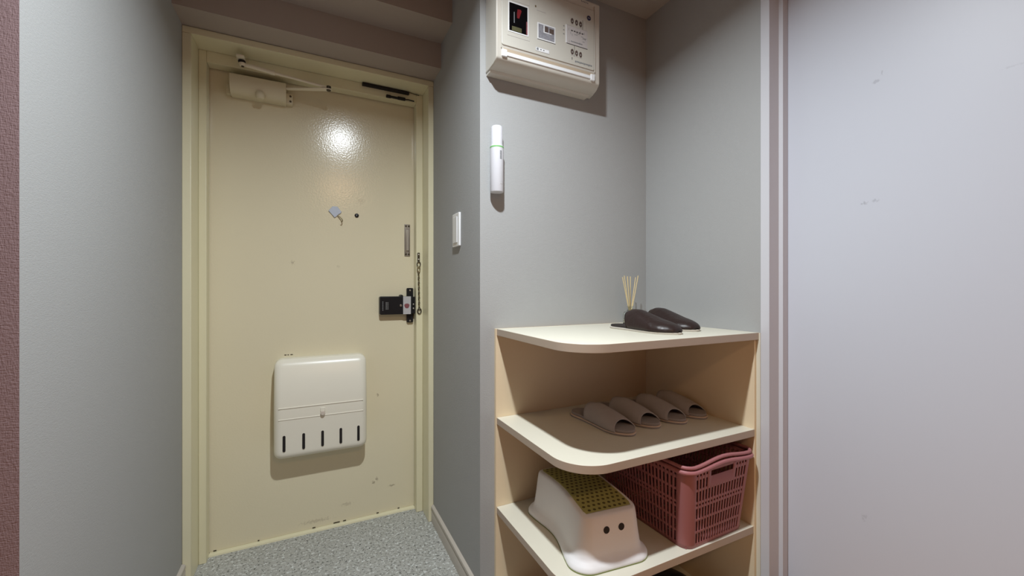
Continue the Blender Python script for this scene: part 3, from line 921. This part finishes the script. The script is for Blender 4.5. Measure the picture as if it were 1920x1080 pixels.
# ------------------------------------------------------------------ black shoe on the bottom board
bs = thing('black_shoe', 'black shoe on the bottom of the shelf unit, only its top in view', 'shoe', (1.105, 1.010, Z4))
ol = foot_outline(0.27, 0.046, 0.002)
MB().prism(ol, 0.0005, 0.014).build('sole', M['black_matte'], bs, world=False, bevel=0.002)
rings = []
for k in range(24):
    s = 0.01 + 0.98 * k / 23
    wd = foot_w(s, 0.045)
    h = lerp_tab([(0, .050), (.06, .064), (.2, .066), (.4, .062), (.6, .046), (.8, .034), (.93, .026), (1, .008)], s)
    rings.append([(wd * math.cos(PI * i / 18), 0.27 * (s - 0.5), 0.012 + h * math.sin(PI * i / 18) ** 0.8) for i in range(19)])
MB().loft(rings, closed=False, caps=False).build('upper', M['black'], bs, world=False, solid=0.002)

# ------------------------------------------------------------------ reed diffuser
rd = thing('reed_diffuser', 'small glass reed diffuser in the corner of the shelf top', 'diffuser', (1.088, 1.195, Z1))
bt = MB().loft([[(x, y, z) for x, y in rrect(0, 0, hx, hx, r_)] for hx, r_, z in
                ((0.019, .005, 0.0005), (0.0205, .006, 0.002), (0.0205, .006, 0.040), (0.0185, .007, 0.046), (0.0115, .0109, 0.051), (0.0105, .0104, 0.054), (0.0105, .0104, 0.064), (0.0125, .0124, 0.0645), (0.0125, .0124, 0.068),
                 (0.0085, .0084, 0.068), (0.0085, .0084, 0.052), (0.016, .006, 0.044), (0.0178, .005, 0.040), (0.0178, .005, 0.005))]).build('bottle', M['glass'], rd, world=False)
MB().loft([[(x, y, z) for x, y in rrect(0, 0, 0.0174, 0.0174, .005)] for z in (0.0054, 0.020)]).build('oil', M['oil'], bt, world=False)
for k, (tx, ty, bx_, by_) in enumerate(((-0.034, 0.004, 0.006, 0.0), (-0.024, -0.012, 0.004, 0.004), (-0.020, 0.010, 0.003, -0.004), (-0.014, 0.0, 0.002, 0.002), (0.012, 0.012, -0.004, -0.003), (0.034, -0.006, -0.008, 0.003), (0.036, 0.010, -0.009, -0.002))):
    top = 0.178 + 0.003 * (k % 3)
    MB().tube([(bx_ * 0.9, by_ * 0.9, 0.006), (bx_ * -0.5 + tx * 0.12, by_ * -0.5 + ty * 0.12, 0.06), (tx, ty, top)], 0.0017, 6).build('reed', M['reed'], rd, world=False)

# ------------------------------------------------------------------ step stool
ss = thing('step_stool', 'white plastic step stool with olive green dotted top and two dark eyes', 'stool', (0.741, 1.020, Z3), math.radians(-6))
def stool_ring(a, b, r, z, waist, arch=0.0, N=96):
    # a: half length (local y), b: half width (local x)
    base = rrect(0, 0, b, a, r, 10)
    # resample straight sides
    out = []
    m = len(base)
    for i in range(m):
        p, q = base[i], base[(i + 1) % m]
        d = math.hypot(q[0] - p[0], q[1] - p[1])
        steps = 10 if d > 0.06 else 1
        for k in range(steps):
            out.append((p[0] + (q[0] - p[0]) * k / steps, p[1] + (q[1] - p[1]) * k / steps))
    res = []
    for x, y in out:
        f = math.cos(min(1, abs(y) / (a * 0.80)) * PI / 2) ** 2
        x2 = x * (1 - waist * f)
        res.append((x2, y, z + arch * (1 - (y / a) ** 2)))
    return res
AR = 0.012
levels = [(0.1830, 0.1190, .055, 0.0005, .20, 0), (0.1850, 0.1210, .056, 0.0030, .20, 0), (0.1845, 0.1205, .056, 0.0085, .20, 0), (0.1800, 0.1160, .053, 0.0155, .195, 0),
          (0.1735, 0.1090, .050, 0.0215, .18, 0), (0.1690, 0.1035, .045, 0.0290, .16, 0), (0.1665, 0.1000, .040, 0.0400, .14, .001), (0.1625, 0.0945, .034, 0.0700, .10, .004), (0.1585, 0.0895, .030, 0.1080, .07, .009),
          (0.1565, 0.0868, .028, 0.1235, .06, AR), (0.1545, 0.0845, .027, 0.1290, .06, AR), (0.1505, 0.0805, .026, 0.1315, .06, AR)]
rings = [stool_ring(*l) for l in levels]
ms = MB()
ms.loft(rings, True, False)
# top surface filled with scaled rings so the arch holds
inner = []
for sc in (0.94, 0.8, 0.6, 0.4, 0.2, 0.02):
    inner.append([(x * sc, y * sc, 0.1315 + AR * (1 - (y * sc / 0.1505) ** 2)) for x, y, z in rings[-1]])
ms.loft([rings[-1]] + inner, True, False)
ms.build('body', M['stool'], ss, world=False, angle=60)
fo = [(x, y) for x, y, z in stool_ring(0.1856, 0.1216, .056, 0, .20)]
MB().prism(fo, 0.0004, 0.0024).build('foot_rubber', M['green_line'], ss, world=False)
# rubber mat following the arch
def mat_half(y):
    f = math.cos(min(1, abs(y) / (0.1505 * 0.80)) * PI / 2) ** 2
    return 0.0725 * (1 - 0.06 * f)
def ztop(y):
    return 0.1315 + AR * (1 - (y / 0.1505) ** 2)
rows = []
ny = 24
for k in range(ny + 1):
    y = -0.141 + 0.282 * k / ny
    hw = mat_half(y)
    e = abs(y) / 0.141
    if e > 0.96:
        hw -= 0.004
    rows.append([(-hw, y, ztop(y) - 0.001), (-hw, y, ztop(y) + 0.0016)] + [(-hw + 2 * hw * i / 10, y, ztop(y) + 0.002) for i in range(11)] + [(hw, y, ztop(y) + 0.0016), (hw, y, ztop(y) - 0.001)])
MB().loft(rows, False, False).build('rubber_mat', M['mat_green'], ss, world=False, angle=60)
dm = MB()  # flat discs on the mat, coloured as shaded holes
for k in range(17):
    y = -0.132 + 0.264 * k / 16
    n = 9 if k % 2 else 8
    hw = mat_half(y) - 0.0085
    for i in range(n):
        x = -hw + 2 * hw * (i / (n - 1)) if n == 9 else -hw + 2 * hw * ((i + .5) / 8)
        zz = ztop(y) + 0.0021
        ring = [(x + 0.0047 * math.cos(PI / 4 * j), y + 0.0042 * math.sin(PI / 4 * j), ztop(y + 0.0042 * math.sin(PI / 4 * j)) + 0.0023) for j in range(8)]
        dm.add(ring, [tuple(range(8))])
dmo = dm.build('mat_dimple_shade', M['mat_hole_shade'], ss, world=False, smooth=False)
dmo['kind'] = 'stuff'
# the eyes sit on the front end, which leans back slightly
def front_y(z):
    return -lerp_tab([(0.04, 0.1665), (0.07, 0.1625), (0.108, 0.1585)], z)
for x in (-0.0205, 0.0260):
    zc, r_ = 0.0925, 0.0092
    pts = [(x + r_ * math.cos(2 * PI * k / 20), zc + r_ * math.sin(2 * PI * k / 20)) for k in range(20)]
    mb = MB().loft([[(px, front_y(pz) + dy, pz) for px, pz in pts] for dy in (0.002, -0.0008)])
    mb.build('eye', M['eye'], ss, world=False, smooth=False)

# ------------------------------------------------------------------ basket
bk2 = thing('laundry_basket', 'dusty pink plastic lattice basket beside the white step stool', 'basket', (1.0605, 0.983, Z3), math.radians(1.5))
bw, bl, fl = 0.126, 0.172, 0.022          # half width, half length at the base, flare to the rim
rowsH = [0.012, 0.030, 0.007, 0.030, 0.007, 0.030, 0.007, 0.0065, 0.007, 0.030, 0.007, 0.028, 0.009, 0.0075, 0.012]
zs = [0.0012]
for h in rowsH:
    zs.append(zs[-1] + h)
HB = zs[-1]
RC = 0.030
NF, NS, NCc = 17, 23, 6
def perim(t):
    """list of (x, y, side, column) around the rim line at flare t"""
    hx, hy = bw + fl * t, bl + fl * t
    pts = []
    def run(p0, p1, n, side):
        L_ = 2 * n + 1
        ws = [1.0 if i % 2 == 0 else 1.15 for i in range(L_)]
        acc = 0
        tot = sum(ws)
        for i in range(L_):
            q = acc / tot
            pts.append((p0[0] + (p1[0] - p0[0]) * q, p0[1] + (p1[1] - p0[1]) * q, side, i))
            acc += ws[i]
    def corner(cx_, cy_, a0):
        for k in range(NCc):
            a = a0 + PI / 2 * k / NCc
            pts.append((cx_ + RC * math.cos(a), cy_ + RC * math.sin(a), 'c', k))
    run((-hx + RC, -hy), (hx - RC, -hy), NF, 'f')
    corner(hx - RC, -hy + RC, -PI / 2)
    run((hx, -hy + RC), (hx, hy - RC), NS, 's')
    corner(hx - RC, hy - RC, 0)
    run((hx - RC, hy), (-hx + RC, hy), NF, 'b')
    corner(-hx + RC, hy - RC, PI / 2)
    run((-hx, hy - RC), (-hx, -hy + RC), NS, 's')
    corner(-hx + RC, -hy + RC, PI)
    return pts
def dip(x, y, side):
    # the rim dips gently towards the middle of the ends
    return 0.0
rings, meta = [], None
for z in zs:
    P_ = perim(z / HB)
    meta = [(p[2], p[3]) for p in P_]
    rings.append([(p[0], p[1], z) for p in P_])
n = len(meta)
vs = [p for r in rings for p in r]
fs = []
slot_rows, sq_rows = (1, 3, 5, 9, 11), (7, 13)
for k in range(len(zs) - 1):
    for i in range(n):
        side, c = meta[i]
        hole = False
        if side in 'fsb' and c % 2 == 1:
            nmax = NF if side in 'fb' else NS
            idx = c // 2
            if k in slot_rows or k in sq_rows:
                hole = True
            if side in 'fb' and k >= 11 and 4 <= idx <= nmax - 5:
                hole = False
            if side == 's' and k >= 9 and (idx in (10, 11, 12)) and k >= 11:
                hole = False
        if side in 'fb' and k in (12, 13) and 10 <= c <= NF * 2 - 10:
            hole = True                      # hand hole
        if hole:
            continue
        j = (i + 1) % n
        fs.append((k * n + i, k * n + j, (k + 1) * n + j, (k + 1) * n + i))
MB().add(vs, fs).build('lattice_wall', M['pink'], bk2, world=False, solid=0.0026, offset=0, angle=60, smooth=True)
# slotted floor
bv, bf = [], []
NX, NY = 25, 13
for j in range(NY + 1):
    for i in range(NX + 1):
        bv.append((-bw + 0.006 + (2 * bw - 0.012) * i / NX, -bl + 0.006 + (2 * bl - 0.012) * j / NY, 0.003))
for j in range(NY):
    for i in range(NX):
        if i % 2 == 1 and j % 2 == 1:
            continue
        a = j * (NX + 1) + i
        bf.append((a, a + 1, a + NX + 2, a + NX + 1))
MB().add(bv, bf).build('slotted_floor', M['pink'], bk2, world=False, solid=0.003, offset=0, smooth=False)
def rim_path(t, off, z0, wave):
    out = []
    hx, hy = bw + fl * t + off, bl + fl * t + off
    r = RC + off
    base = rrect(0, 0, hx, hy, r, 8)
    m = len(base)
    for i in range(m):
        p, q = base[i], base[(i + 1) % m]
        d = math.hypot(q[0] - p[0], q[1] - p[1])
        st_ = 12 if d > 0.05 else 1
        for k in range(st_):
            x, y = p[0] + (q[0] - p[0]) * k / st_, p[1] + (q[1] - p[1]) * k / st_
            e = max(0, (abs(y) - hy + 0.05) / 0.05)          # 1 at the end walls
            zz = z0 + wave * e * math.cos(min(1, abs(x) / (hx * 0.8)) * PI / 2) ** 2
            out.append((x, y, zz))
    return out
MB().tube(rim_path(1.0, 0.004, HB - 0.004, 0.009), 0.0062, 10, True).build('rim', M['pink'], bk2, world=False)
MB().tube(rim_path(1.0, 0.000, HB + 0.0085, 0.011), 0.0052, 10, True).build('carry_handle', M['pink'], bk2, world=False)
